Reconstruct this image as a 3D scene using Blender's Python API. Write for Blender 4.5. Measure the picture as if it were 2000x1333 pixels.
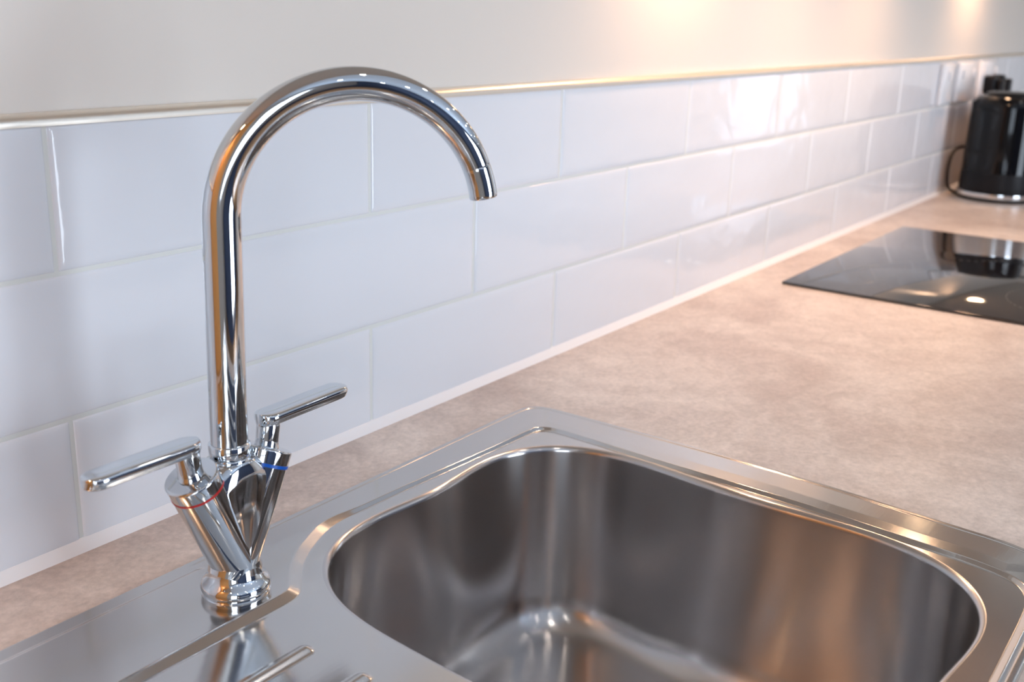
import bpy, bmesh, math, random
import numpy as np
from mathutils import Vector, Matrix
random.seed(4); rng = np.random.default_rng(4)
PI = math.pi
for o in list(bpy.data.objects): bpy.data.objects.remove(o)
SC = bpy.context.scene; COL = SC.collection
H = 0.9                                   # height of the worktop surface above the floor

# ------------------------------------------------------------------ camera
cam_d = bpy.data.cameras.new('camera'); cam = bpy.data.objects.new('camera', cam_d); COL.objects.link(cam)
cam_d.sensor_width = 36.0; cam_d.lens = 38.462; cam_d.clip_start = 0.02; cam_d.clip_end = 60
RT = Vector((0.5807968, -0.8135052, 0.0297382)); UP = Vector((0.2198501, 0.1919249, 0.9564679)); FW = Vector((0.7837991, 0.5489755, -0.2903186))
cam.matrix_world = Matrix(((RT.x, UP.x, -FW.x, -0.4005964), (RT.y, UP.y, -FW.y, -0.6468537), (RT.z, UP.z, -FW.z, 0.3755497 + H), (0, 0, 0, 1)))
cam_d.dof.use_dof = True; cam_d.dof.focus_distance = 0.80; cam_d.dof.aperture_fstop = 8.0
SC.camera = cam

# ------------------------------------------------------------------ view, world, daylight
SC.view_settings.view_transform = 'Standard'; SC.view_settings.look = 'None'
SC.view_settings.gamma = 1.0; SC.view_settings.use_curve_mapping = False
SC.view_settings.exposure = 0.13
W = bpy.data.worlds.new('sky'); SC.world = W; W.use_nodes = True
W.node_tree.nodes['Background'].inputs[0].default_value = (0.55, 0.72, 1.0, 1); W.node_tree.nodes['Background'].inputs[1].default_value = 1.2

def area(name, loc, rot, sx, sy, power, color):
    d = bpy.data.lights.new(name, 'AREA'); d.shape = 'RECTANGLE'; d.size = sx; d.size_y = sy; d.energy = power; d.color = color
    o = bpy.data.objects.new(name, d); COL.objects.link(o); o.location = loc; o.rotation_euler = rot; return o
DAY = (0.79, 0.885, 1.0)
# daylight through unseen glazed doors opposite and side windows, added for light and reflections
area('daylight', (0.975, -3.62, H + 0.18), (PI / 2, 0, 0), 1.25, 2.05, 88, DAY)
area('daylight.001', (-2.12, -2.1, H + 0.55), (PI / 2, 0, -PI / 2), 1.3, 1.3, 34, DAY)
area('daylight.002', (3.54, -1.0, H + 0.5), (PI / 2, 0, PI / 2), 0.30, 1.2, 1.5, DAY)

# ------------------------------------------------------------------ helpers
def nd(nt, t, **kw):
    n = nt.nodes.new(t)
    for k, v in kw.items():
        if k in n.inputs: n.inputs[k].default_value = v
        else: setattr(n, k, v)
    return n
def mat(name, color, rough=0.5, metal=0.0, **kw):
    m = bpy.data.materials.new(name); m.use_nodes = True; b = m.node_tree.nodes['Principled BSDF']
    b.inputs['Base Color'].default_value = (*color, 1); b.inputs['Roughness'].default_value = rough; b.inputs['Metallic'].default_value = metal
    for k, v in kw.items(): b.inputs[k].default_value = v
    return m
def noise_bump(m, scale, strength, dist=0.001, vec_scale=(1, 1, 1), detail=2.0):
    nt = m.node_tree; b = nt.nodes['Principled BSDF']
    tc = nd(nt, 'ShaderNodeTexCoord'); mp = nd(nt, 'ShaderNodeMapping'); mp.inputs['Scale'].default_value = vec_scale
    n = nd(nt, 'ShaderNodeTexNoise'); n.inputs['Scale'].default_value = scale; n.inputs['Detail'].default_value = detail
    bp = nd(nt, 'ShaderNodeBump'); bp.inputs['Strength'].default_value = strength; bp.inputs['Distance'].default_value = dist
    L = nt.links; L.new(tc.outputs['Object'], mp.inputs[0]); L.new(mp.outputs[0], n.inputs[0]); L.new(n.outputs[0], bp.inputs['Height']); L.new(bp.outputs[0], b.inputs['Normal'])
    return tc, mp, n, bp
def emis(name, color, s):
    m = mat(name, (0.8, 0.8, 0.8)); b = m.node_tree.nodes['Principled BSDF']
    b.inputs['Emission Color'].default_value = (*color, 1); b.inputs['Emission Strength'].default_value = s; return m

def link(name, me, m, parent=None, loc=None, smooth=True, kind=None, label=None, cat=None, group=None):
    o = bpy.data.objects.new(name, me); COL.objects.link(o)
    if m is not None: me.materials.append(m)
    if smooth: me.polygons.foreach_set('use_smooth', [True] * len(me.polygons))
    if parent is not None: o.parent = parent; o.location = loc if loc is not None else (0, 0, 0)
    else: o.location = loc if loc is not None else (0, 0, H)
    if kind: o['kind'] = kind
    if label: o['label'] = label
    if cat: o['category'] = cat
    if group: o['group'] = group
    return o
def thing(name, loc, label, cat, group=None, rz=0):
    o = bpy.data.objects.new(name, None); COL.objects.link(o); o.location = loc; o.rotation_euler = (0, 0, rz)
    o.empty_display_size = 0.05
    o['label'] = label; o['category'] = cat
    if group: o['group'] = group
    return o
def from_bm(name, bm):
    bmesh.ops.recalc_face_normals(bm, faces=bm.faces[:])
    me = bpy.data.meshes.new(name); bm.to_mesh(me); bm.free(); return me
def sharp(me, deg=35):
    """mark edges sharper than deg so smooth shading keeps crisp creases"""
    bm = bmesh.new(); bm.from_mesh(me)
    for e in bm.edges:
        if len(e.link_faces) == 2 and e.calc_face_angle(0) > math.radians(deg): e.smooth = False
    bm.to_mesh(me); bm.free(); return me
def add_box(bm, x0, x1, y0, y1, z0, z1, bev=0, seg=2):
    t = bmesh.new(); vs = [t.verts.new((x, y, z)) for x in (x0, x1) for y in (y0, y1) for z in (z0, z1)]
    for f in ((0, 1, 3, 2), (4, 6, 7, 5), (0, 4, 5, 1), (2, 3, 7, 6), (0, 2, 6, 4), (1, 5, 7, 3)): t.faces.new([vs[i] for i in f])
    bmesh.ops.recalc_face_normals(t, faces=t.faces[:])
    if bev: bmesh.ops.bevel(t, geom=t.edges[:], offset=bev, segments=seg, profile=0.5, affect='EDGES')
    me = bpy.data.meshes.new('t'); t.to_mesh(me); t.free(); bm.from_mesh(me); bpy.data.meshes.remove(me)
def box_obj(name, x0, x1, y0, y1, z0, z1, m, bev=0, parent=None, loc=None, **kw):
    bm = bmesh.new(); add_box(bm, x0, x1, y0, y1, z0, z1, bev); me = from_bm(name, bm)
    return link(name, me, m, parent, loc, smooth=bool(bev), **kw) if not bev else link(name, sharp(me, 50), m, parent, loc, **kw)
def frame_from(t, hint=Vector((0, 0, 1))):
    t = t.normalized(); a = hint - t * hint.dot(t)
    if a.length < 1e-4: a = Vector((1, 0, 0)) - t * t.x
    a.normalize(); return a, t.cross(a)
def add_sweep(bm, pts, radii, seg=48, caps=True, hint=Vector((0, 1, 0)), ell=None):
    """circular tube along pts, one radius per point"""
    pts = [Vector(p) for p in pts]; rings = []; n = len(pts); a = None
    for i, p in enumerate(pts):
        t = (pts[min(i + 1, n - 1)] - pts[max(i - 1, 0)])
        if t.length < 1e-9: t = pts[min(i + 2, n - 1)] - pts[max(i - 2, 0)]
        t.normalize()
        a = frame_from(t, hint if a is None else a)[0]; b = t.cross(a)
        ra = radii[i]; ea, eb = ell if ell else (1, 1)
        rings.append([bm.verts.new(p + (a * math.cos(2 * PI * k / seg) * ea + b * math.sin(2 * PI * k / seg) * eb) * ra) for k in range(seg)])
    for i in range(n - 1):
        for k in range(seg):
            bm.faces.new((rings[i][k], rings[i][(k + 1) % seg], rings[i + 1][(k + 1) % seg], rings[i + 1][k]))
    if caps: bm.faces.new(rings[0][::-1]); bm.faces.new(rings[-1])
def lathe_axis(bm, base, axis, prof, seg=64, caps=True):
    """profile (distance along axis, radius) turned about an axis"""
    base = Vector(base); axis = Vector(axis).normalized(); a, b = frame_from(axis, Vector((0, 1, 0))); rings = []
    for (d, r) in prof:
        rings.append([bm.verts.new(base + axis * d + (a * math.cos(2 * PI * k / seg) + b * math.sin(2 * PI * k / seg)) * max(r, 1e-5)) for k in range(seg)])
    for i in range(len(prof) - 1):
        for k in range(seg): bm.faces.new((rings[i][k], rings[i][(k + 1) % seg], rings[i + 1][(k + 1) % seg], rings[i + 1][k]))
    if caps: bm.faces.new(rings[0][::-1]); bm.faces.new(rings[-1])
def round_prof(d0, d1, r, c=0.001, n=5):
    """cylinder profile from d0 to d1 with the far edge rounded by c"""
    return [(d0, r)] + [(d1 - c + c * math.sin(PI / 2 * i / n), r - c + c * math.cos(PI / 2 * i / n)) for i in range(n + 1)]
def arc_pts(n): return [i / n for i in range(n + 1)]

# ------------------------------------------------------------------ materials
M_chrome = mat('chrome', (0.66, 0.68, 0.70), 0.035, 1.0)
M_paint = mat('cream_paint', (0.74, 0.68, 0.615), 0.28)
noise_bump(M_paint, 260, 0.08, 0.0004)
M_white = mat('white_plastic', (0.82, 0.82, 0.84), 0.25)
M_black = mat('black_gloss', (0.004, 0.004, 0.005), 0.06, **{'IOR': 1.35})
M_blacklid = mat('black_lid', (0.004, 0.004, 0.005), 0.25, **{'IOR': 1.3})
M_blackmatte = mat('black_matte', (0.006, 0.006, 0.008), 0.4, **{'IOR': 1.3})
M_seal = mat('white_sealant', (0.85, 0.85, 0.86), 0.35)
M_grout = mat('pale_grout', (0.71, 0.71, 0.67), 0.8)
M_trim = mat('brushed_trim_metal', (0.93, 0.86, 0.76), 0.38, 1.0)
M_red = mat('red_ring', (0.45, 0.02, 0.02), 0.3)
M_blue = mat('blue_ring', (0.0, 0.08, 0.42), 0.3)
M_dark = mat('dark_rubber', (0.01, 0.01, 0.01), 0.6)

# glazed, slightly uneven metro tiles
M_tile = mat('glazed_white_tile', (0.74, 0.75, 0.78), 0.09)
tc, mp, n1, bp = noise_bump(M_tile, 12.0, 1.0, 0.0018, (1, 1, 1.6), 2.5)
# stone-effect laminate
M_top = mat('stone_effect_laminate', (0.5, 0.4, 0.34), 0.36)
nt = M_top.node_tree; b = nt.nodes['Principled BSDF']; L = nt.links
tc = nd(nt, 'ShaderNodeTexCoord')
nA = nd(nt, 'ShaderNodeTexNoise'); nA.inputs['Scale'].default_value = 5.0; nA.inputs['Detail'].default_value = 7; nA.inputs['Roughness'].default_value = 0.62; nA.inputs['Distortion'].default_value = 0.6
nB = nd(nt, 'ShaderNodeTexNoise'); nB.inputs['Scale'].default_value = 190.0; nB.inputs['Detail'].default_value = 3; nB.inputs['Roughness'].default_value = 0.7
nC = nd(nt, 'ShaderNodeTexNoise'); nC.inputs['Scale'].default_value = 38.0; nC.inputs['Detail'].default_value = 5; nC.inputs['Distortion'].default_value = 1.2
for n in (nA, nB, nC): L.new(tc.outputs['Object'], n.inputs[0])
rA = nd(nt, 'ShaderNodeValToRGB'); rA.color_ramp.elements[0].position = 0.36; rA.color_ramp.elements[1].position = 0.66
rA.color_ramp.elements[0].color = (0.53, 0.435, 0.385, 1); rA.color_ramp.elements[1].color = (0.74, 0.65, 0.585, 1)
L.new(nA.outputs[0], rA.inputs[0])
def mixc(kind, fac, a, c):
    m = nd(nt, 'ShaderNodeMix'); m.data_type = 'RGBA'; m.blend_type = kind; m.inputs[0].default_value = fac; L.new(a, m.inputs[6]); L.new(c, m.inputs[7]); return m.outputs[2]
rB = nd(nt, 'ShaderNodeValToRGB'); rB.color_ramp.elements[0].position = 0.3; rB.color_ramp.elements[1].position = 0.7; rB.color_ramp.elements[0].color = (0.62, 0.62, 0.62, 1); rB.color_ramp.elements[1].color = (1.25, 1.25, 1.25, 1)
L.new(nB.outputs[0], rB.inputs[0])
rC = nd(nt, 'ShaderNodeValToRGB'); rC.color_ramp.elements[0].position = 0.35; rC.color_ramp.elements[1].position = 0.65; rC.color_ramp.elements[0].color = (0.84, 0.83, 0.82, 1); rC.color_ramp.elements[1].color = (1.1, 1.1, 1.1, 1)
L.new(nC.outputs[0], rC.inputs[0])
c1 = mixc('MULTIPLY', 0.4, rA.outputs[0], rB.outputs[0]); c2 = mixc('MULTIPLY', 0.6, c1, rC.outputs[0]); L.new(c2, b.inputs['Base Color'])
bpT = nd(nt, 'ShaderNodeBump'); bpT.inputs['Strength'].default_value = 0.15; bpT.inputs['Distance'].default_value = 0.0004; L.new(nB.outputs[0], bpT.inputs['Height']); L.new(bpT.outputs[0], b.inputs['Normal'])

def steel(name, color, rough, aniso, vec, radial):
    m = mat(name, color, rough, 1.0); nt = m.node_tree; b = nt.nodes['Principled BSDF']; L = nt.links
    tc = nd(nt, 'ShaderNodeTexCoord'); mp = nd(nt, 'ShaderNodeMapping'); mp.inputs['Scale'].default_value = vec
    n = nd(nt, 'ShaderNodeTexNoise'); n.inputs['Scale'].default_value = 60; n.inputs['Detail'].default_value = 4
    bp = nd(nt, 'ShaderNodeBump'); bp.inputs['Strength'].default_value = 0.10; bp.inputs['Distance'].default_value = 0.0002
    L.new(tc.outputs['Object'], mp.inputs[0]); L.new(mp.outputs[0], n.inputs[0]); L.new(n.outputs[0], bp.inputs['Height']); L.new(bp.outputs[0], b.inputs['Normal'])
    n2 = nd(nt, 'ShaderNodeTexNoise'); n2.inputs['Scale'].default_value = 7; n2.inputs['Detail'].default_value = 4; L.new(tc.outputs['Object'], n2.inputs[0])
    mr = nd(nt, 'ShaderNodeMapRange'); mr.inputs[1].default_value = 0.0; mr.inputs[2].default_value = 1.0; mr.inputs[3].default_value = rough * 0.85; mr.inputs[4].default_value = rough * 1.15
    L.new(n2.outputs[0], mr.inputs[0]); L.new(mr.outputs[0], b.inputs['Roughness'])
    if aniso:
        b.inputs['Anisotropic'].default_value = aniso; b.inputs['Anisotropic Rotation'].default_value = 0.25 if radial else 0.0
        tg = nd(nt, 'ShaderNodeTangent'); tg.direction_type = 'RADIAL'; tg.axis = 'Z' if radial else 'X'; L.new(tg.outputs[0], b.inputs['Tangent'])
    return m
M_deck = steel('satin_steel_deck', (0.60, 0.57, 0.545), 0.14, 0.0, (0.4, 6, 6), False)
M_bowl = steel('brushed_steel_bowl', (0.54, 0.51, 0.495), 0.23, 0.85, (1, 1, 12), True)

# ------------------------------------------------------------------ room shell
def struct(name, x0, x1, y0, y1, z0, z1, m, **kw): return box_obj(name, x0, x1, y0, y1, z0, z1, m, kind='structure', **kw)
XL, XR, YF = -2.0, 3.42, -3.5
M_ceil = mat('daylight_tinted_ceiling', (0.66, 0.78, 0.92), 0.8)  # blue daylight on the ceiling is put into its base colour
M_floor = mat('oak_floor', (0.30, 0.17, 0.09), 0.35)
nt = M_floor.node_tree; L = nt.links; tc = nd(nt, 'ShaderNodeTexCoord'); mp = nd(nt, 'ShaderNodeMapping'); mp.inputs['Scale'].default_value = (1, 9, 1)
n = nd(nt, 'ShaderNodeTexNoise'); n.inputs['Scale'].default_value = 3; n.inputs['Detail'].default_value = 6
r = nd(nt, 'ShaderNodeValToRGB'); r.color_ramp.elements[0].color = (0.20, 0.10, 0.05, 1); r.color_ramp.elements[1].color = (0.42, 0.25, 0.13, 1)
L.new(tc.outputs['Object'], mp.inputs[0]); L.new(mp.outputs[0], n.inputs[0]); L.new(n.outputs[0], r.inputs[0]); L.new(r.outputs[0], nt.nodes['Principled BSDF'].inputs['Base Color'])
M_room = mat('pale_wall_paint', (0.50, 0.47, 0.43), 0.7)
M_navy = mat('navy_wall_paint', (0.06, 0.09, 0.17), 0.6)
struct('floor', XL - .1, XR + .1, YF - .1, 0.2, -H - .1, -H, M_floor)
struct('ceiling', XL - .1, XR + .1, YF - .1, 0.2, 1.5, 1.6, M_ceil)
wall_back = struct('wall_back', XL - .1, XR + .1, 0.0095, 0.2, -H, 1.5, M_paint)
def wall_with_hole(name, fixed, axis, a0, a1, h0, h1, hz0, hz1, th=0.1, m=None):
    bm = bmesh.new()
    for (p0, p1, z0, z1) in ((a0, h0, -H, 1.5), (h1, a1, -H, 1.5), (h0, h1, -H, hz0), (h0, h1, hz1, 1.5)):
        if axis == 'x': add_box(bm, p0, p1, fixed - th, fixed, z0, z1)
        else: add_box(bm, fixed - th, fixed, p0, p1, z0, z1)
    return link(name, from_bm(name, bm), m or (M_navy if axis == 'x' else M_room), smooth=False, kind='structure')
wall_with_hole('wall_front', YF, 'x', XL - .1, XR + .1, 0.35, 1.6, -0.85, 1.2)
wall_with_hole('wall_right', XR + 0.1, 'y', YF, 0.0095, -1.15, -0.85, -0.1, 1.1, m=M_paint)
wall_with_hole('wall_left', XL, 'y', YF, 0.0095, -2.7, -1.5, -0.05, 1.15)
M_frame = mat('white_window_frame', (0.8, 0.8, 0.8), 0.4)
M_pane = bpy.data.materials.new('window_glass'); M_pane.use_nodes = True; nt = M_pane.node_tree; nt.nodes.clear()
o_ = nd(nt, 'ShaderNodeOutputMaterial'); tr = nd(nt, 'ShaderNodeBsdfTransparent'); gl = nd(nt, 'ShaderNodeBsdfGlossy'); gl.inputs['Roughness'].default_value = 0.02; mx = nd(nt, 'ShaderNodeMixShader'); mx.inputs[0].default_value = 0.06
nt.links.new(tr.outputs[0], mx.inputs[1]); nt.links.new(gl.outputs[0], mx.inputs[2]); nt.links.new(mx.outputs[0], o_.inputs[0])
def window(name, fixed, axis, h0, h1, z0, z1):
    bm = bmesh.new(); t = 0.05 if h1 - h0 > 0.5 else 0.025; mid = (h0 + h1) / 2; bw = 0.03 if h1 - h0 > 0.5 else 0.008
    for (p0, p1, a, c) in ((h0, h0 + t, z0, z1), (h1 - t, h1, z0, z1), (h0, h1, z0, z0 + t), (h0, h1, z1 - t, z1), (mid - bw, mid + bw, z0, z1), (h0, h1, z1 - .38, z1 - .34)):
        if axis == 'x': add_box(bm, p0, p1, fixed - .08, fixed - .03, a, c)
        else: add_box(bm, fixed - .08, fixed - .03, p0, p1, a, c)
    w = link(name, from_bm(name, bm), M_frame, smooth=False, kind='structure')
    bm = bmesh.new()
    if axis == 'x': add_box(bm, h0, h1, fixed - .058, fixed - .054, z0, z1)
    else: add_box(bm, fixed - .058, fixed - .054, h0, h1, z0, z1)
    link('window_pane', from_bm('window_pane', bm), M_pane, w, smooth=False)
window('unseen_window_1', YF, 'x', 0.35, 1.6, -0.85, 1.2)  # unseen glazing, placed for the daylight and its reflections
window('unseen_window_3', XR + 0.1, 'y', -1.15, -0.85, -0.1, 1.1)
window('unseen_window_2', XL, 'y', -2.7, -1.5, -0.05, 1.15)

# ------------------------------------------------------------------ splashback: metro tiles in half bond
P = 0.302; G = 0.0011; Z1 = 0.0975
rows = [(0.004, Z1 - G, 0.0), (Z1 + G, Z1 + 0.102 - G, 0.5), (Z1 + 0.102 + G, 0.2965, 0.0)]
bm = bmesh.new()
offs = [(0.0, 0.0022), (0.0007, 0.0011), (0.0020, 0.00045), (0.0045, 0.0001), (0.0090, 0.0)]
for (z0, z1, sh) in rows:
    k = -6
    while (k + sh) * P < 3.35:
        x0 = (k + sh) * P + G; x1 = (k + 1 + sh) * P - G; k += 1
        if x0 < -1.95: x0 = max(x0, -1.95)
        if x1 < -1.9: continue
        xs = [x0 + o for o, _ in offs] + [x1 - o for o, _ in reversed(offs)]
        zs = [z0 + o for o, _ in offs] + [z1 - o for o, _ in reversed(offs)]
        dd = [d for _, d in offs] + [d for _, d in reversed(offs)]
        tilt = rng.normal(0, 0.0016, 2)
        vs = [[bm.verts.new((x, max(dd[i], dd[j]) + (x - (x0 + x1) / 2) * tilt[0] * 0.5 + (z - (z0 + z1) / 2) * tilt[1], z)) for j, z in enumerate(zs)] for i, x in enumerate(xs)]
        for i in range(len(xs) - 1):
            for j in range(len(zs) - 1): bm.faces.new((vs[i][j], vs[i + 1][j], vs[i + 1][j + 1], vs[i][j + 1]))
link('tile_splashback', from_bm('tile_splashback', bm), M_tile, wall_back, (0, 0, 0))
wall_back.location = (0, 0, H)
box_obj('tile_grout', -1.95, 3.4, 0.0013, 0.012, -0.01, 0.2965, M_grout, parent=wall_back, loc=(0, 0, 0))
# metal tile trim along the top of the tiling (quarter-round edge profile)
bm = bmesh.new(); prof = [(0.0096, 0.2960), (-0.0016, 0.2960), (-0.0018, 0.2975)] + [(0.0052 - 0.0070 * math.cos(a), 0.2975 + 0.0062 * math.sin(a)) for a in [PI / 2 * i / 10 for i in range(1, 11)]] + [(0.0096, 0.3040)]
e0 = [bm.verts.new((-1.95, y, z)) for y, z in prof]; e1 = [bm.verts.new((3.4, y, z)) for y, z in prof]
for i in range(len(prof)): j = (i + 1) % len(prof); bm.faces.new((e0[i], e0[j], e1[j], e1[i]))
bm.faces.new(e0); bm.faces.new(e1[::-1])
link('trim_1', sharp(from_bm('trim_1', bm), 40), M_trim, kind='structure')
# sealant bead
bm = bmesh.new(); prof = [(0.002, 0.0), (-0.0072, 0.0), (-0.0062, 0.0012), (-0.0042, 0.0028), (-0.0022, 0.0048), (-0.0004, 0.0068), (0.0006, 0.0076), (0.002, 0.0076)]
e0 = [bm.verts.new((-1.95, y, z)) for y, z in prof]; e1 = [bm.verts.new((3.4, y, z)) for y, z in prof]
for i in range(len(prof)): j = (i + 1) % len(prof); bm.faces.new((e0[i], e0[j], e1[j], e1[i]))
bm.faces.new(e0); bm.faces.new(e1[::-1])
link('trim_2', sharp(from_bm('trim_2', bm), 60), M_seal, kind='structure')

# ------------------------------------------------------------------ worktop (with the sink cut-out) and what carries it
bm = bmesh.new(); xs = [-0.458, -0.41, 0.42, 3.4]; ys = [-0.625, -0.5625, -0.09, 0.0009]
V = {}
for i, x in enumerate(xs):
    for j, y in enumerate(ys):
        for k, z in enumerate((-0.038, 0.0)): V[i, j, k] = bm.verts.new((x, y, z))
for i in range(3):
    for j in range(3):
        if (i, j) == (1, 1): continue
        bm.faces.new((V[i, j, 1], V[i + 1, j, 1], V[i + 1, j + 1, 1], V[i, j + 1, 1])); bm.faces.new((V[i, j, 0], V[i, j + 1, 0], V[i + 1, j + 1, 0], V[i + 1, j, 0]))
def side(a, c): bm.faces.new((V[a[0], a[1], 0], V[c[0], c[1], 0], V[c[0], c[1], 1], V[a[0], a[1], 1]))
for i in range(3): side((i, 0), (i + 1, 0)); side((i + 1, 3), (i, 3)); side((3, i), (3, i + 1)); side((0, i + 1), (0, i))
side((1, 1), (1, 2)); side((1, 2), (2, 2)); side((2, 2), (2, 1)); side((2, 1), (1, 1))
link('worktop', from_bm('worktop', bm), M_top, smooth=False, label='pale stone-effect laminate worktop running along the tiled wall', cat='worktop')
M_cab = mat('cream_cabinet', (0.55, 0.53, 0.49), 0.35)
def base_cabinet(x0, x1, label):
    t = thing('base_cabinet', (x0, -0.6, 0), label, 'cabinet', 'base cabinets under the worktop')
    bm = bmesh.new(); w = x1 - x0
    add_box(bm, 0.001, 0.018, 0, 0.58, 0.1, 0.858); add_box(bm, w - 0.018, w - 0.001, 0, 0.58, 0.1, 0.858); add_box(bm, 0.018, w - 0.018, 0, 0.58, 0.1, 0.118); add_box(bm, 0.018, w - 0.018, 0.56, 0.58, 0.118, 0.858); add_box(bm, 0.001, w - 0.001, 0.06, 0.075, 0.0, 0.1)
    link('cabinet_carcass', from_bm('cabinet_carcass', bm), M_cab, t, smooth=False)
    d = box_obj('cabinet_door', 0.002, w - 0.002, -0.02, -0.001, 0.1, 0.855, M_cab, 0.001, parent=t)
    bm = bmesh.new(); add_sweep(bm, [(w - 0.05, -0.02, 0.62), (w - 0.05, -0.045, 0.62), (w - 0.05, -0.045, 0.80), (w - 0.05, -0.02, 0.80)], [0.005] * 4, 12); link('cabinet_handle', from_bm('cabinet_handle', bm), M_chrome, d)
for x0, x1 in ((-0.458, 0.5), (0.5, 1.1), (1.1, 1.7), (1.7, 2.5), (2.5, 3.4)):
    base_cabinet(x0, x1, 'cream base cabinet below the worktop')

# ------------------------------------------------------------------ kitchen sink
COEF = [0.20001, -0.00314, -0.00109, -0.02036, 0.00208, -0.00444, 0.00368, -0.01568, 0.00184, -0.00059, -0.00066, 0.00484, -0.00146, 0.0002, -0.00044, 0.00042, 0.00041]
CX, CY = 0.222, -0.3285
def hole_r(th, off=0.0):
    def rr(t):
        s = np.full_like(t, COEF[0])
        for k in range(1, 9): s = s + COEF[2 * k - 1] * np.cos(k * t) + COEF[2 * k] * np.sin(k * t)
        return s
    T = np.linspace(-PI, PI, 4001); R = rr(T); X = R * np.cos(T); Y = R * np.sin(T)
    dx = np.gradient(X); dy = np.gradient(Y); l = np.hypot(dx, dy); X = X + dy / l * off; Y = Y - dx / l * off
    t2 = np.arctan2(Y, X); r2 = np.hypot(X, Y); o = np.argsort(t2)
    return np.interp(np.mod(th + PI, 2 * PI) - PI, t2[o], r2[o], period=2 * PI)
def chaikin(pts, n=3, closed=True):
    p = np.array(pts, float)
    for _ in range(n):
        q = np.roll(p, -1, 0); p = np.stack([p * 0.75 + q * 0.25, p * 0.25 + q * 0.75], 1).reshape(-1, 2)
    return p
recess = chaikin([(0.160, -0.1118), (0.22, -0.1135), (0.28, -0.1172), (0.34, -0.1200), (0.380, -0.1212), (0.3945, -0.1222), (0.4010, -0.1290), (0.4022, -0.145), (0.3990, -0.20), (0.3957, -0.26), (0.3942, -0.33), (0.3925, -0.384), (0.3870, -0.436), (0.3825, -0.483), (0.3800, -0.515), (0.3720, -0.5450), (0.350, -0.5570), (0.31, -0.5585), (0.0, -0.5585), (-0.37, -0.5585), (-0.398, -0.548), (-0.4060, -0.52), (-0.406, -0.21), (-0.398, -0.180), (-0.370, -0.1698), (-0.2, -0.1696), (0.0, -0.1696), (0.026, -0.1698), (0.0370, -0.1698), (0.0460, -0.1688), (0.0540, -0.1645), (0.0612, -0.1575), (0.0700, -0.1480), (0.0816, -0.1382), (0.0950, -0.1300), (0.1100, -0.1230), (0.128, -0.1155), (0.143, -0.1125)], 3)
def dense(poly, h=0.0015):
    out = []
    for a, c in zip(poly, np.roll(poly, -1, 0)):
        n = max(1, int(np.hypot(*(c - a)) / h)); out.append(a + (c - a) * (np.arange(n) / n)[:, None])
    return np.vstack(out)
recess_d = dense(recess, 0.004)
def poly_dist(px, py, poly):
    """distance to a closed polygon, negative inside"""
    a = poly; c = np.roll(poly, -1, 0); d2 = np.full(px.shape, 9.0); ins = np.zeros(px.shape, bool)
    for (ax, ay), (bx, by) in zip(a, c):
        ex, ey = bx - ax, by - ay; L2 = ex * ex + ey * ey
        t = np.clip(((px - ax) * ex + (py - ay) * ey) / L2, 0, 1); d2 = np.minimum(d2, (px - ax - t * ex) ** 2 + (py - ay - t * ey) ** 2)
        if ay != by: ins ^= ((ay > py) != (by > py)) & (px < ex * (py - ay) / ey + ax)
    d = np.sqrt(d2); return np.where(ins, -d, d)
ORX = 0.4515
outer = chaikin([(-0.405, -0.0765), (0.10, -0.0765), (0.30, -0.0765), (0.424, -0.0765), (0.440, -0.0795), (0.4500, -0.092), (ORX, -0.110), (ORX, -0.23), (0.4500, -0.34), (0.4430, -0.42), (0.4365, -0.48), (0.4330, -0.530), (0.418, -0.567), (0.38, -0.573), (0.2, -0.573), (-0.405, -0.573), (-0.428, -0.565), (-0.435, -0.545), (-0.435, -0.105), (-0.428, -0.085)], 2)
def sst(a, c, x):
    t = np.clip((x - a) / (c - a), 0, 1); return t * t * (3 - 2 * t)
def ramp(s, c=0.16):
    """straight slope whose two ends are rounded"""
    s = np.clip(s, 0, 1); m = 1 / (1 - c)
    return np.where(s < c, m * s * s / (2 * c), np.where(s > 1 - c, 1 - m * (1 - s) ** 2 / (2 * c), m * (s - c / 2)))
EDGE, LOW, TOPZ, LEDGE, REC = 0.0016, 0.0011, 0.0027, 0.0036, 0.0
def deck_z(x, y, do=None, di=None):
    if do is None: do = -poly_dist(x, y, outer)
    if di is None: di = poly_dist(x, y, recess)
    wide = np.maximum(sst(0.118, 0.175, x) * sst(-0.35, -0.25, y), sst(0.30, 0.38, x))
    Wd = 0.0095 - 0.0063 * wide
    # rim: folded edge strip, a crease, then a flat band rising towards the inside
    span = np.minimum(do + np.maximum(di, 0), 0.040) - 0.0066 - Wd
    crest = LEDGE + (TOPZ - LEDGE) * wide
    band = LOW + (crest - LOW) * ramp((do - 0.0066) / np.maximum(span, 0.003), 0.05)
    strip = EDGE + (LOW - EDGE) * ramp((do - 0.0050) / 0.0016, 0.3)
    slope = np.where(do < 0.0066, strip, band)
    # behind the tap the rim stays low and steps up to the tap ledge
    left = sst(0.034, 0.024, x) * sst(-0.42, -0.38, x) * (y > -0.2)
    step = EDGE + (LEDGE - EDGE) * ramp((-0.0880 - y) / 0.0068, 0.2)
    base = left * step + (1 - left) * slope
    z = base + (REC - base) * ramp((Wd - di) / Wd, 0.14)
    # ribs of the drainer
    for k in range(7):
        yk = -0.2168 - 0.047 * k; dx = np.maximum(np.maximum(x - 0.0045, -0.375 - x), 0); d = np.hypot(dx, y - yk)
        z = z + 0.0030 * ramp(1 - d / 0.0068, 0.3) * (di < 0)
    # rolled outer edge down to the worktop
    e = np.clip(do / 0.0022, 0, 1); z = z - (EDGE - 0.0002) * (1 - np.sqrt(np.clip(1 - (1 - e) ** 2, 0, 1)))
    return z
LIP = 0.0052
NS = 1500; NR = 210
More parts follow.
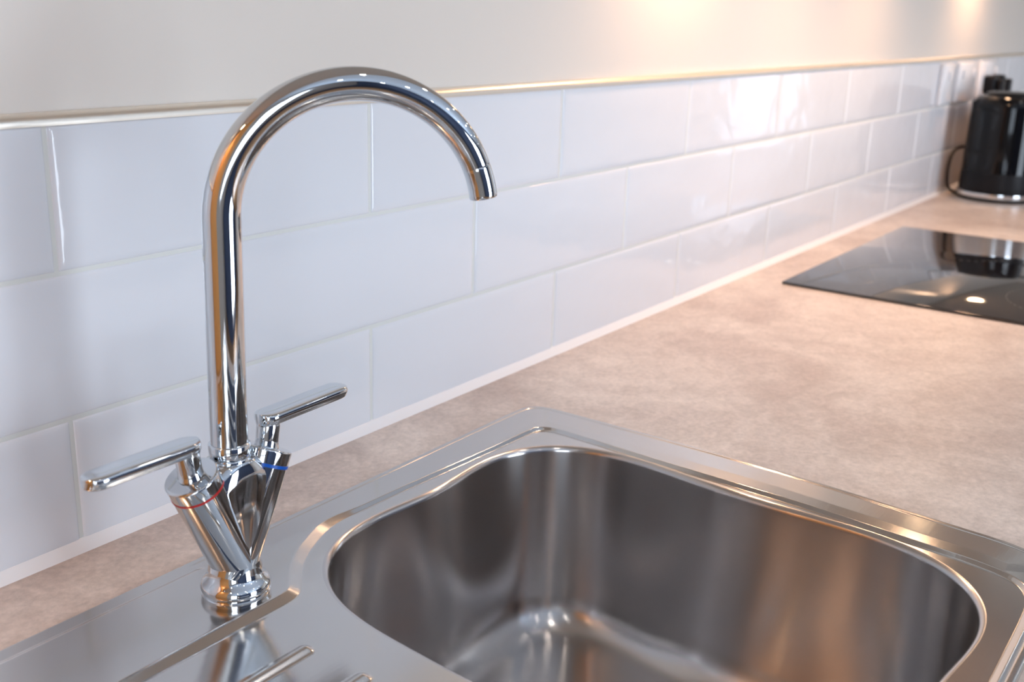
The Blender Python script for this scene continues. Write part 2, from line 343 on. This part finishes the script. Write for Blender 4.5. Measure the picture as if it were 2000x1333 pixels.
# zone A: rings between the bowl opening and the outline right of x = -0.01
polyA = outer[outer[:, 0] > -0.01]
i0 = np.argmin(np.hypot(outer[:, 0] + 0.2, outer[:, 1] + 0.0765))
polyA = np.vstack([[-0.01, -0.0765], polyA[np.argsort(-np.unwrap(np.arctan2(polyA[:, 1] - CY, polyA[:, 0] - CX)))] if False else polyA, [-0.01, -0.573]])
# outline runs clockwise from top-left to bottom-left; close along x = -0.01
seglen = np.hypot(*np.diff(np.vstack([polyA, polyA[:1]]), axis=0).T); cum = np.concatenate([[0], np.cumsum(seglen)])
nl = int(round(NS * seglen[-1] / cum[-1])); s1 = np.linspace(0, cum[-2], NS - nl, endpoint=False); s2 = np.linspace(cum[-2], cum[-1], nl, endpoint=False)
S = np.concatenate([s1, s2]); PC = np.vstack([polyA, polyA[:1]])
OX = np.interp(S, cum, PC[:, 0]); OY = np.interp(S, cum, PC[:, 1])
TH = np.arctan2(OY - CY, OX - CX); HR = hole_r(TH, LIP)
IX = CX + HR * np.cos(TH); IY = CY + HR * np.sin(TH)
u = np.linspace(0, 1, NR); u = u - 0.10 * np.sin(2 * PI * u) / (2 * PI) * 4 * 0.6   # denser at both ends
u = (u - u[0]) / (u[-1] - u[0])
AX = IX[None] + (OX - IX)[None] * u[:, None]; AY = IY[None] + (OY - IY)[None] * u[:, None]
# zone B: grid left of x = -0.01
lx = np.concatenate([np.linspace(-0.01, -0.06, 40)[1:], np.linspace(-0.06, -0.36, 50)[1:], np.linspace(-0.36, -0.435, 60)[1:]])
ly = np.concatenate([OY[NS - nl:], OY[:1]])
BX, BY = np.meshgrid(lx, ly, indexing='ij')
nA = AX.size
def grid_faces(nr, nc, base=0, wrap=False):
    i, j = np.meshgrid(np.arange(nr - 1), np.arange(nc if wrap else nc - 1), indexing='ij'); j2 = (j + 1) % nc
    return np.stack([base + i * nc + j, base + i * nc + j2, base + (i + 1) * nc + j2, base + (i + 1) * nc + j], -1).reshape(-1, 4)
FA = grid_faces(NR, NS, 0, True)
FB = grid_faces(len(lx), len(ly), nA)
seam = np.concatenate([np.arange(NS - nl, NS), [0]]) + (NR - 1) * NS
FS = np.stack([seam[:-1], seam[1:], nA + np.arange(1, len(ly)), nA + np.arange(len(ly) - 1)], -1)
X = np.concatenate([AX.ravel(), BX.ravel()]); Y = np.concatenate([AY.ravel(), BY.ravel()])
OF = -poly_dist(X, Y, outer); DI = poly_dist(X, Y, recess); OFc = np.maximum(OF, 0)
# pull grid corners outside the rounded left corners back onto the outline
bad = OF < 0
Z = deck_z(X, Y, OFc, DI); Z[bad] = 0.0001
e = 0.0004
zx = (deck_z(X + e, Y) - deck_z(X - e, Y)) / (2 * e); zy = (deck_z(X, Y + e) - deck_z(X, Y - e)) / (2 * e)
edge = OF < 0.0003; zx[edge] = 0; zy[edge] = 0
N = np.stack([-zx, -zy, np.ones_like(zx)], 1)
if edge.any():
    ge = 0.0003; gx = -(poly_dist(X[edge] + ge, Y[edge], outer) - poly_dist(X[edge] - ge, Y[edge], outer)) / (2 * ge); gy = -(poly_dist(X[edge], Y[edge] + ge, outer) - poly_dist(X[edge], Y[edge] - ge, outer)) / (2 * ge)
    N[edge] = np.stack([-gx, -gy, np.full(gx.shape, 0.3)], 1)
N /= np.linalg.norm(N, axis=1)[:, None]
F = np.vstack([FA, FB, FS])
keep = ~(bad[F].all(axis=1)); F = F[keep]
v0, v1, v2 = (np.stack([X, Y], 1)[F[:, k]] for k in range(3)); cr = (v1 - v0)[:, 0] * (v2 - v0)[:, 1] - (v1 - v0)[:, 1] * (v2 - v0)[:, 0]
F[cr < 0] = F[cr < 0][:, ::-1]
def np_mesh(name, co, F):
    me = bpy.data.meshes.new(name); me.vertices.add(len(co)); me.vertices.foreach_set('co', co.astype(np.float32).ravel())
    me.loops.add(F.size); me.loops.foreach_set('vertex_index', F.ravel().astype(np.int32)); me.polygons.add(len(F))
    me.polygons.foreach_set('loop_start', (np.arange(len(F)) * 4).astype(np.int32)); me.polygons.foreach_set('loop_total', np.full(len(F), 4, np.int32)) if False else None
    me.update(calc_edges=True); return me
sink = thing('kitchen_sink', (0, 0, H), 'stainless steel inset sink with square bowl and ribbed drainer, set in the worktop', 'sink')
me = np_mesh('sink_deck', np.stack([X, Y, Z], 1), F)
deck = link('sink_deck', me, M_deck, sink); me.normals_split_custom_set_from_vertices(N.tolist())
# bowl: rolled lip, slightly tapering walls, rounded foot, floor falling to the waste
NB = 720; tb = np.linspace(-PI, PI, NB, endpoint=False); DEP = 0.177
T = tb; R0 = hole_r(T, 0.0); bx = R0 * np.cos(T); by = R0 * np.sin(T)
def tangent_n(x, y):
    dx = np.roll(x, -1) - np.roll(x, 1); dy = np.roll(y, -1) - np.roll(y, 1); l = np.hypot(dx, dy); return dy / l, -dx / l
nx, ny = tangent_n(bx, by)
zdk = float(np.median(deck_z(CX + (R0 + LIP) * np.cos(T), CY + (R0 + LIP) * np.sin(T))))
ringsXYZ = []
zl = deck_z(CX + bx + nx * LIP, CY + by + ny * LIP)
for a in np.linspace(0, PI / 2, 12):
    o = LIP * (1 - math.sin(a)); ringsXYZ.append((bx + nx * o, by + ny * o, zl - LIP * (1 - math.cos(a)) * 1.0))
zt = zl - LIP; rf = 0.032; taper = math.tan(math.radians(2.0))
for t in np.linspace(0, 1, 16)[1:]:
    z = zt + (-DEP + rf - zt) * t; o = -(zt - z) * taper; ringsXYZ.append((bx + nx * o, by + ny * o, z))
o_end = o
for a in np.linspace(0, PI / 2, 14)[1:]:
    ringsXYZ.append((bx + nx * (o_end - rf * (1 - math.cos(a))), by + ny * (o_end - rf * (1 - math.cos(a))), np.full(NB, -DEP + rf * (1 - math.sin(a)))))
lx_, ly_, _ = ringsXYZ[-1]; WR = 0.045
for s in np.linspace(0, 1, 16)[1:]:
    th = T; ex = lx_ * (1 - s) + WR * np.cos(th) * s; ey = ly_ * (1 - s) + WR * np.sin(th) * s
    ringsXYZ.append((ex, ey, np.full(NB, -DEP - 0.006 * s * (0.4 + 0.6 * s))))
co = np.vstack([np.stack(r, 1) for r in ringsXYZ]); FBW = grid_faces(len(ringsXYZ), NB, 0, True)[:, ::-1]
me = np_mesh('sink_bowl', co, FBW); bowl = link('sink_bowl', me, M_bowl, sink, (CX, CY, 0))
bm = bmesh.new(); lathe_axis(bm, (0, 0, 0), (0, 0, 1), [(-DEP - 0.012, 0.0), (-DEP - 0.012, 0.030), (-DEP - 0.0075, 0.034), (-DEP - 0.0048, 0.038), (-DEP - 0.0046, 0.0455), (-DEP - 0.0065, 0.0465)], 64, False)
waste = link('sink_waste', from_bm('sink_waste', bm), M_chrome, sink, (CX, CY, 0))

# ------------------------------------------------------------------ mixer tap
BX0, BY0, ZB = 0.0234, -0.1341, 0.0021
tap = thing('mixer_tap', (BX0, BY0, H + ZB), 'chrome swan-neck mixer tap with two lever handles standing on the sink', 'tap')
rt = Vector((0.58, -0.8135, 0))
# swivel spout
zs, Rr, phi, ae, r0, kl, tp = 0.2508 - ZB, 0.0800, -0.70, 2.9925, 0.01174, 0.0134, -0.0031
pts = [Vector((0, 0, z)) for z in np.linspace(0.098, zs, 24)]; rad = [r0] * 24
for th in np.linspace(0, ae, 110)[1:]:
    s = Rr * (1 - math.cos(th)); pts.append(Vector((s * math.cos(phi), s * math.sin(phi), zs + Rr * math.sin(th)))); rad.append(r0 + tp * th / ae)
pts = [p + rt * (kl * (p.z - 0.1)) for p in pts]
tip = pts[-1]; td = (pts[-1] - pts[-4]).normalized(); cut = len(pts) - 9
bm = bmesh.new(); add_sweep(bm, pts[:cut], rad[:cut], 72); spout = link('tap_spout', sharp(from_bm('tap_spout', bm)), M_chrome, tap)
# outlet with its fine groove
p0 = pts[cut - 1]; ra = rad[cut]
bm = bmesh.new()
pp = [p0 - td * 0.0, p0 + td * 0.0008] + pts[cut + 0:]; L_ = len(pp)
rr_ = [ra * 0.955, ra * 0.99] + [ra * 1.0] * (L_ - 2)
end = pp[-1]; pp += [end + td * 0.0006, end + td * 0.0008, end - td * 0.004]; rr_ += [ra * 0.97, ra * 0.86, ra * 0.80]
add_sweep(bm, pp, rr_, 72); link('spout_outlet', sharp(from_bm('spout_outlet', bm), 40), M_chrome, spout)
# collar
bm = bmesh.new(); c_ = 0.0006
lathe_axis(bm, (0, 0, 0), (0, 0, 1), [(0.080, 0.0128), (0.0965, 0.0130), (0.0972, 0.0124), (0.0978, 0.0130), (0.1058, 0.0131), (0.1064, 0.0126), (0.1066, 0.0118), (0.1066, 0.010)], 72)
link('tap_collar', sharp(from_bm('tap_collar', bm), 50), M_chrome, tap)
# body: bell base, two splayed arms, wedge between them
def arm_dir(s): return Vector((s * 0.402, 0, 0.9156))
AO = 0.0010
bm = bmesh.new()
bell = [(0.0, 0.0212), (0.0010, 0.0220), (0.0026, 0.0222), (0.0032, 0.0213), (0.0040, 0.0214), (0.0054, 0.0225), (0.0075, 0.0228), (0.0096, 0.0221), (0.0114, 0.0206), (0.0130, 0.0188), (0.0150, 0.0174), (0.0175, 0.0166), (0.021, 0.0158), (0.026, 0.0142), (0.032, 0.0110), (0.036, 0.006)]
lathe_axis(bm, (0, 0, 0), (0, 0, 1), bell, 96)
for s in (-1, 1):
    a0 = Vector((s * (-0.0035), 0, 0.016)); d = arm_dir(s); Lr = 0.074
    lathe_axis(bm, a0, d, [(-0.002, 0.0150)] + [(Lr * t, 0.0155 + 0.0015 * t) for t in np.linspace(0.08, 1, 14)], 80)
# wedge
lev = []
def sq(c, e=0.72): return math.copysign(abs(c) ** e, c)
for z, ax_, by_ in ((0.018, 0.004, 0.0135), (0.030, 0.0095, 0.0148), (0.045, 0.0165, 0.0160), (0.060, 0.0225, 0.0167), (0.072, 0.0265, 0.0169), (0.080, 0.0272, 0.0167), (0.0860, 0.0245, 0.0162), (0.0905, 0.0200, 0.0154), (0.0940, 0.0160, 0.0144), (0.0955, 0.0140, 0.0134)):
    lev.append([bm.verts.new((ax_ * sq(math.cos(2 * PI * k / 80)), by_ * sq(math.sin(2 * PI * k / 80)), z)) for k in range(80)])
for i in range(len(lev) - 1):
    for k in range(80): bm.faces.new((lev[i][k], lev[i][(k + 1) % 80], lev[i + 1][(k + 1) % 80], lev[i + 1][k]))
bm.faces.new(lev[0][::-1]); bm.faces.new(lev[-1])
link('tap_body', sharp(from_bm('tap_body', bm), 55), M_chrome, tap)
def rounded_bar(bm, p0, d, up, length, w, h, n=10):
    """lever blade: rounded section, half-round end in plan, slight taper"""
    d = d.normalized(); up = (up - d * up.dot(d)).normalized(); sd = d.cross(up); SG = 40; rings = []
    st = [-0.0085, -0.0075, -0.0055, -0.002] + list(np.linspace(0.002, length - w / 2, 14)) + [length - w / 2 + w / 2 * math.sin(a) for a in np.linspace(0, PI / 2, 9)[1:]]
    for s in st:
        if s > length - w / 2: sc = math.sqrt(max(0.0, 1 - ((s - (length - w / 2)) / (w / 2)) ** 2)); sc = max(sc, 0.05)
        elif s < 0.0: sc = math.sqrt(max(0.02, 1 - (s / -0.0087) ** 2)) 
        else: sc = 1
        tw = 1 - 0.06 * max(s, 0) / length; hh = h * (1 if s < length - w / 2 else (0.55 + 0.45 * sc))
        ring = []
        for k in range(SG):
            a = 2 * PI * k / SG; ca, sa = math.cos(a), math.sin(a); ex = 0.5
            X_ = math.copysign(abs(ca) ** ex, ca) * w / 2 * sc * tw; Y_ = math.copysign(abs(sa) ** ex, sa) * hh / 2
            if sa < 0: X_ *= 0.86; 
            ring.append(bm.verts.new(p0 + d * s + sd * X_ + up * Y_))
        rings.append(ring)
    for i in range(len(rings) - 1):
        for k in range(SG): bm.faces.new((rings[i][k], rings[i][(k + 1) % SG], rings[i + 1][(k + 1) % SG], rings[i + 1][k]))
    bm.faces.new(rings[0][::-1]); bm.faces.new(rings[-1])
for s, mring, lab in ((-1, M_red, 'chrome lever with a thin red ring below it'), (1, M_blue, 'chrome lever with a thin blue ring below it')):
    d = arm_dir(s); top = Vector((s * (-0.0035), 0, 0.016)) + d * 0.074
    bm = bmesh.new(); lathe_axis(bm, top, d, [(-0.0004, 0.0168), (-0.0004, 0.01735 if s > 0 else 0.0172), (0.0010 if s < 0 else 0.0017, 0.01735 if s > 0 else 0.0172), (0.0012 if s < 0 else 0.0018, 0.0168)], 80)
    link('temperature_ring', sharp(from_bm('temperature_ring', bm)), mring, tap, label='red ring of the hot side' if s < 0 else 'blue ring of the cold side')
    c0 = top + d * (0.0012 if s < 0 else 0.0018)
    bm = bmesh.new(); lathe_axis(bm, c0, d, [(0, 0.0170)] + [(0.0095 - 0.0016 + 0.0016 * math.sin(a), 0.0172 - 0.0016 + 0.0016 * math.cos(a)) for a in np.linspace(0, PI / 2, 7)] + [(0.0097, 0.004)], 80)
    link('valve_cap', sharp(from_bm('valve_cap', bm), 40), M_chrome, tap)
    ct = c0 + d * 0.0090
    sd_ = Vector((s * 0.16, 0, 1)).normalized(); e_ = ct + sd_ * 0.0165
    bm = bmesh.new(); add_sweep(bm, [ct - sd_ * 0.001, ct + sd_ * 0.0005, ct + sd_ * 0.001, ct + sd_ * 0.006, ct + sd_ * 0.0150, ct + sd_ * 0.0185], [0.0082, 0.0082, 0.0078, 0.0076, 0.0078, 0.0072], 48)
    rounded_bar(bm, e_ + Vector((0, 0, 0.0035)), Vector((s, 0, 0.02 if s > 0 else 0.0)), Vector((0, 0, 1)), 0.0705, 0.0195, 0.0092)
    link('lever_handle', sharp(from_bm('lever_handle', bm), 45), M_chrome, tap, label=lab)

# ------------------------------------------------------------------ hob
M_hob = mat('black_glass', (0.012, 0.012, 0.014), 0.05, **{'IOR': 1.55, 'Coat Weight': 0.6, 'Coat Roughness': 0.03})
hob = thing('ceramic_hob', (1.405, -0.33, H), 'black glass hob let into the worktop in front of the kettle', 'hob')
HX, HY = 0.295, 0.26
box_obj('hob_glass', -HX, HX, -HY, HY, 0.0004, 0.0045, M_hob, 0.0008, parent=hob)
M_mark = mat('hob_print', (0.16, 0.155, 0.15), 0.3)
for (zx_, zy_, zr) in ((-0.14, 0.12, 0.075), (0.14, 0.12, 0.09), (-0.14, -0.12, 0.1), (0.14, -0.12, 0.075)):
    bm = bmesh.new(); n = 96
    for k in range(n):
        if k % 2: continue
        a, c = 2 * PI * k / n, 2 * PI * (k + 1) / n
        vs = [bm.verts.new((zx_ + r_ * math.cos(t_), zy_ + r_ * math.sin(t_), 0.00462)) for r_, t_ in ((zr, a), (zr + 0.0012, a), (zr + 0.0012, c), (zr, c))]; bm.faces.new(vs)
    link('cooking_zone_ring', from_bm('cooking_zone_ring', bm), M_mark, hob, smooth=False)

# ------------------------------------------------------------------ kettle
KX, KY = 2.235, -0.118
ket = thing('electric_kettle', (KX, KY, H), 'glossy black electric kettle on a chrome-rimmed base at the far end of the worktop', 'kettle')
bm = bmesh.new(); lathe_axis(bm, (0, 0, 0), (0, 0, 1), [(0.0, 0.076), (0.001, 0.082), (0.004, 0.0845), (0.006, 0.084), (0.0075, 0.080)], 80); link('power_base', sharp(from_bm('power_base', bm)), M_blackmatte, ket)
bm = bmesh.new(); lathe_axis(bm, (0, 0, 0), (0, 0, 1), [(0.0078, 0.078), (0.008, 0.0842), (0.012, 0.0852), (0.018, 0.0846), (0.0195, 0.0825), (0.020, 0.078)], 80); link('base_band', sharp(from_bm('base_band', bm)), M_chrome, ket, label='shiny chrome band around the kettle foot')
bm = bmesh.new(); lathe_axis(bm, (0, 0, 0), (0, 0, 1), [(0.0202, 0.078), (0.021, 0.0812), (0.03, 0.0818), (0.062, 0.0812)], 80); link('lower_band', sharp(from_bm('lower_band', bm)), M_blackmatte, ket)
prof = [(0.0622, 0.0812), (0.10, 0.0808), (0.15, 0.0800), (0.185, 0.0788)] + [(0.201 + 0.026 * math.sin(a), 0.0780 - 0.022 + 0.022 * math.cos(a)) for a in np.linspace(0, PI / 2, 10)] + [(0.228, 0.048)]
bm = bmesh.new(); lathe_axis(bm, (0, 0, 0), (0, 0, 1), prof, 80); body = link('kettle_body', sharp(from_bm('kettle_body', bm)), M_black, ket)
bm = bmesh.new(); lathe_axis(bm, (0, 0, 0), (0, 0, 1), [(0.2275, 0.050), (0.2305, 0.0505), (0.2325, 0.049), (0.2340, 0.044), (0.235, 0.02), (0.2352, 0.001)], 64); lid = link('kettle_lid', sharp(from_bm('kettle_lid', bm)), M_blacklid, ket)
hd = Vector((0.55, -0.83, 0)).normalized()
bm = bmesh.new(); hp = [hd * 0.074 + Vector((0, 0, 0.195)), hd * 0.095 + Vector((0, 0, 0.204)), hd * 0.117 + Vector((0, 0, 0.196)), hd * 0.124 + Vector((0, 0, 0.175)), hd * 0.120 + Vector((0, 0, 0.12)), hd * 0.106 + Vector((0, 0, 0.078)), hd * 0.078 + Vector((0, 0, 0.068))]
def smooth_path(p, n=8):
    out = []
    for i in range(len(p) - 1):
        a, b_, c, d = p[max(i - 1, 0)], p[i], p[i + 1], p[min(i + 2, len(p) - 1)]
        for k in range(n):
            t = k / n; out.append(0.5 * ((2 * b_) + (c - a) * t + (2 * a - 5 * b_ + 4 * c - d) * t * t + (3 * b_ - a - 3 * c + d) * t ** 3))
    return out + [p[-1]]
sp = smooth_path(hp); add_sweep(bm, sp, [0.0105] * len(sp), 24, ell=(1.25, 0.75)); link('kettle_handle', from_bm('kettle_handle', bm), M_blackmatte, ket)
bm = bmesh.new(); sdv = -hd; a_ = sdv * 0.062 + Vector((0, 0, 0.198)); b2 = sdv * 0.076 + Vector((0, 0, 0.216)); add_sweep(bm, [a_, (a_ + b2) / 2, b2], [0.020, 0.014, 0.009], 24); link('kettle_spout', from_bm('kettle_spout', bm), M_black, ket)
# cord looping beside the kettle
cord_p = [Vector(p) for p in ((2.215, -0.040, 0.0055), (2.226, -0.022, 0.008), (2.222, -0.014, 0.018), (2.214, -0.012, 0.040), (2.214, -0.012, 0.066), (2.235, -0.012, 0.090), (2.285, -0.014, 0.100), (2.320, -0.050, 0.108), (2.3275, -0.100, 0.125), (2.3275, -0.115, 0.180), (2.345, -0.100, 0.212), (2.38, -0.06, 0.212), (2.43, -0.048, 0.211), (2.45, -0.034, 0.211))]
bm = bmesh.new(); sp = smooth_path([p - Vector((KX, KY, 0)) for p in cord_p], 10); add_sweep(bm, sp, [0.0034] * len(sp), 12); link('power_cord', from_bm('power_cord', bm), M_blackmatte, ket)

# ------------------------------------------------------------------ sockets and plugs on the tiles
def wall_plate(x0, w, label, switches, pins=True):
    t = thing('wall_socket', (x0 + w / 2, 0, H + 0.2485), label, 'socket', 'switched sockets on the tiled wall')
    box_obj('face_plate', -w / 2, w / 2, -0.0105, -0.0002, -0.043, 0.043, M_white, 0.0028, parent=t)
    for sx in switches:
        box_obj('rocker_switch', sx - 0.006, sx + 0.006, -0.0150, -0.0108, 0.008, 0.028, M_white, 0.001, parent=t)
    return t
s1 = wall_plate(2.075, 0.086, 'white single wall socket on the tiles, leftmost of the row', (0.0,))
s2 = wall_plate(2.205, 0.146, 'white double wall socket on the tiles, second from the left', (-0.045, 0.045))
s3 = wall_plate(2.40, 0.16, 'white wall socket behind the kettle with black plugs in it', (-0.06, 0.06))
def plug(x, label, cord):
    t = thing('mains_plug', (x, -0.0115, H + 0.238), label, 'plug', None)
    bm = bmesh.new(); t_ = bmesh.new()
    add_box(bm, -0.021, 0.021, -0.026, 0.0, -0.022, 0.020, 0.006, 3); add_box(bm, -0.015, 0.015, -0.043, -0.028, -0.026, 0.012, 0.005, 3); link('plug_body', from_bm('plug_body', bm), M_blackmatte, t)
    if cord:
        bm = bmesh.new(); sp = smooth_path([Vector((0, -0.014, -0.022)), Vector((0, -0.010, -0.034)), Vector((0.008, -0.004, -0.05)), Vector((0.02, 0.002, -0.11)), Vector((0.03, 0.0025, -0.225))], 6); add_sweep(bm, sp, [0.0034] * len(sp), 12); link('plug_cord', from_bm('plug_cord', bm), M_blackmatte, t)
plug(2.45, 'black mains plug in the wall above the kettle, left one', False)
plug(2.525, 'black mains plug in the wall above the kettle, right one', True)

# tan box standing for an unidentified shape behind the kettle
M_tan = mat('tan_lacquer', (0.85, 0.56, 0.36), 0.35)
bb = thing('tan_box', (2.455, -0.078, H), 'glossy tan box-shaped object against the tiles, mostly hidden behind the kettle', 'bread bin')
box_obj('box_body', -0.115, 0.115, -0.045, 0.045, 0.006, 0.170, M_tan, 0.012, parent=bb)
box_obj('box_lid', -0.117, 0.117, -0.047, 0.047, 0.1715, 0.196, M_tan, 0.010, parent=bb)
for sx in (-0.09, 0.09):
    for sy in (-0.032, 0.032):
        bm = bmesh.new(); lathe_axis(bm, (sx, sy, 0), (0, 0, 1), [(0, 0.008), (0.0065, 0.009)], 20); link('box_foot', sharp(from_bm('box_foot', bm)), M_dark, bb)

# ------------------------------------------------------------------ wall cabinets, their lamps, extractor hood
CZ = 0.60
WARM = (1.0, 0.60, 0.36)
M_lens = emis('warm_lamp_lens', (1.0, 0.72, 0.42), 14)
def wall_cabinet(x0, x1):
    t = thing('wall_cabinet', (x0, 0, H + CZ), 'cream wall cabinet above the worktop', 'cabinet', 'wall cabinets above the worktop'); w = x1 - x0
    box_obj('cabinet_carcass', 0.001, w - 0.001, -0.30, 0.008, 0.0, 0.70, M_cab, parent=t)
    box_obj('cabinet_door', 0.002, w - 0.002, -0.32, -0.301, 0.0, 0.70, M_cab, 0.001, parent=t)
for x0, x1 in ((-0.458, 0.25), (0.25, 1.1), (1.7, 2.5), (2.5, 3.4)): wall_cabinet(x0, x1)
def lamp(x, y, power):
    t = thing('under_cabinet_lamp', (x, y, H + CZ), 'round warm lamp under the wall cabinet', 'lamp', 'lamps under the wall cabinets')
    bm = bmesh.new(); lathe_axis(bm, (0, 0, 0), (0, 0, -1), [(0.0005, 0.034), (0.010, 0.034), (0.012, 0.032), (0.012, 0.027), (0.008, 0.026)], 48, False); link('lamp_ring', sharp(from_bm('lamp_ring', bm)), M_chrome, t)
    bm = bmesh.new(); lathe_axis(bm, (0, 0, 0), (0, 0, -1), [(0.0070, 0.0259), (0.0078, 0.02), (0.0082, 0.0)], 48, False); link('lamp_lens', from_bm('lamp_lens', bm), M_lens, t)
    d = bpy.data.lights.new('lamp_light', 'SPOT'); d.energy = power; d.color = WARM; d.spot_size = math.radians(150 if x > 0 else 115); d.spot_blend = 0.8; d.shadow_soft_size = 0.022
    o = bpy.data.objects.new('lamp_light', d); COL.objects.link(o); o.parent = t; o.location = (0, 0, -0.016)
for x, e_ in ((-0.40, 3.2), (0.86, 4.6), (2.27, 5.0)): lamp(x, -0.075, e_)  # leftmost lamp is unseen, added to light the oak unit
hood = thing('extractor_hood', (1.4, 0, H + 0.62), 'steel extractor hood above the hob', 'extractor hood')
box_obj('hood_canopy', -0.29, 0.29, -0.45, 0.008, 0.0, 0.06, M_deck, 0.002, parent=hood)
box_obj('hood_chimney', -0.12, 0.12, -0.25, 0.008, 0.0605, 0.85, M_deck, 0.002, parent=hood)
for sx in (-0.18, 0.18):
    bm = bmesh.new(); lathe_axis(bm, (sx, -0.2, -0.0005), (0, 0, -1), [(0, 0.022), (0.003, 0.022), (0.004, 0.0)], 32, False); link('hood_lamp', from_bm('hood_lamp', bm), M_lens, hood)
    d = bpy.data.lights.new('hood_light', 'SPOT'); d.energy = 7.0; d.color = WARM; d.spot_size = math.radians(140); d.spot_blend = 0.9; d.shadow_soft_size = 0.022
    o = bpy.data.objects.new('hood_light', d); COL.objects.link(o); o.parent = hood; o.location = (sx, -0.2, -0.010)

# ceiling downlights (their reflections are the white dots along the spout)
M_down = emis('downlight_lens', (1.0, 0.97, 0.92), 45)
bm = bmesh.new(); lathe_axis(bm, (0, 0, 0), (0, 0, -1), [(0.0, 0.045), (0.003, 0.044), (0.004, 0.036), (0.002, 0.034)], 40, False); me_r = sharp(from_bm('downlight_ring', bm)); me_r.materials.append(M_frame)
bm = bmesh.new(); lathe_axis(bm, (0, 0, 0), (0, 0, -1), [(0.0012, 0.0339), (0.0016, 0.0)], 40, False); me_l = from_bm('downlight_lens', bm); me_l.materials.append(M_down)
for ix in range(5):
    for iy in range(3):
        t = thing('ceiling_downlight', (-1.1 + 1.0 * ix, -0.75 - 1.0 * iy, H + 1.4995), 'small round recessed ceiling downlight', 'ceiling light', 'downlights in the ceiling')
        for nm, me_ in (('downlight_ring', me_r), ('downlight_lens', me_l)):
            o = bpy.data.objects.new(nm, me_); COL.objects.link(o); o.parent = t
        d = bpy.data.lights.new('downlight', 'SPOT'); d.energy = 3.6; d.color = (1.0, 0.93, 0.84); d.spot_size = math.radians(110); d.spot_blend = 0.7; d.shadow_soft_size = 0.03
        o = bpy.data.objects.new('downlight', d); COL.objects.link(o); o.parent = t; o.location = (0, 0, -0.01)

# unseen tall oak unit, added for orange reflections in the bowl and tap
M_oak = mat('oak_veneer', (0.80, 0.38, 0.12), 0.35)
tall = thing('added_oak_unit', (-0.762, -0.31, 0), 'tall oak unit added unseen at the near end of the worktop for warm reflections', 'cabinet')
box_obj('unit_carcass', -0.298, 0.298, 0.005, 0.300, 0.002, 2.2, M_oak, 0.001, parent=tall)
box_obj('unit_door', -0.296, 0.296, -0.016, 0.004, 0.10, 2.195, M_oak, 0.001, parent=tall)
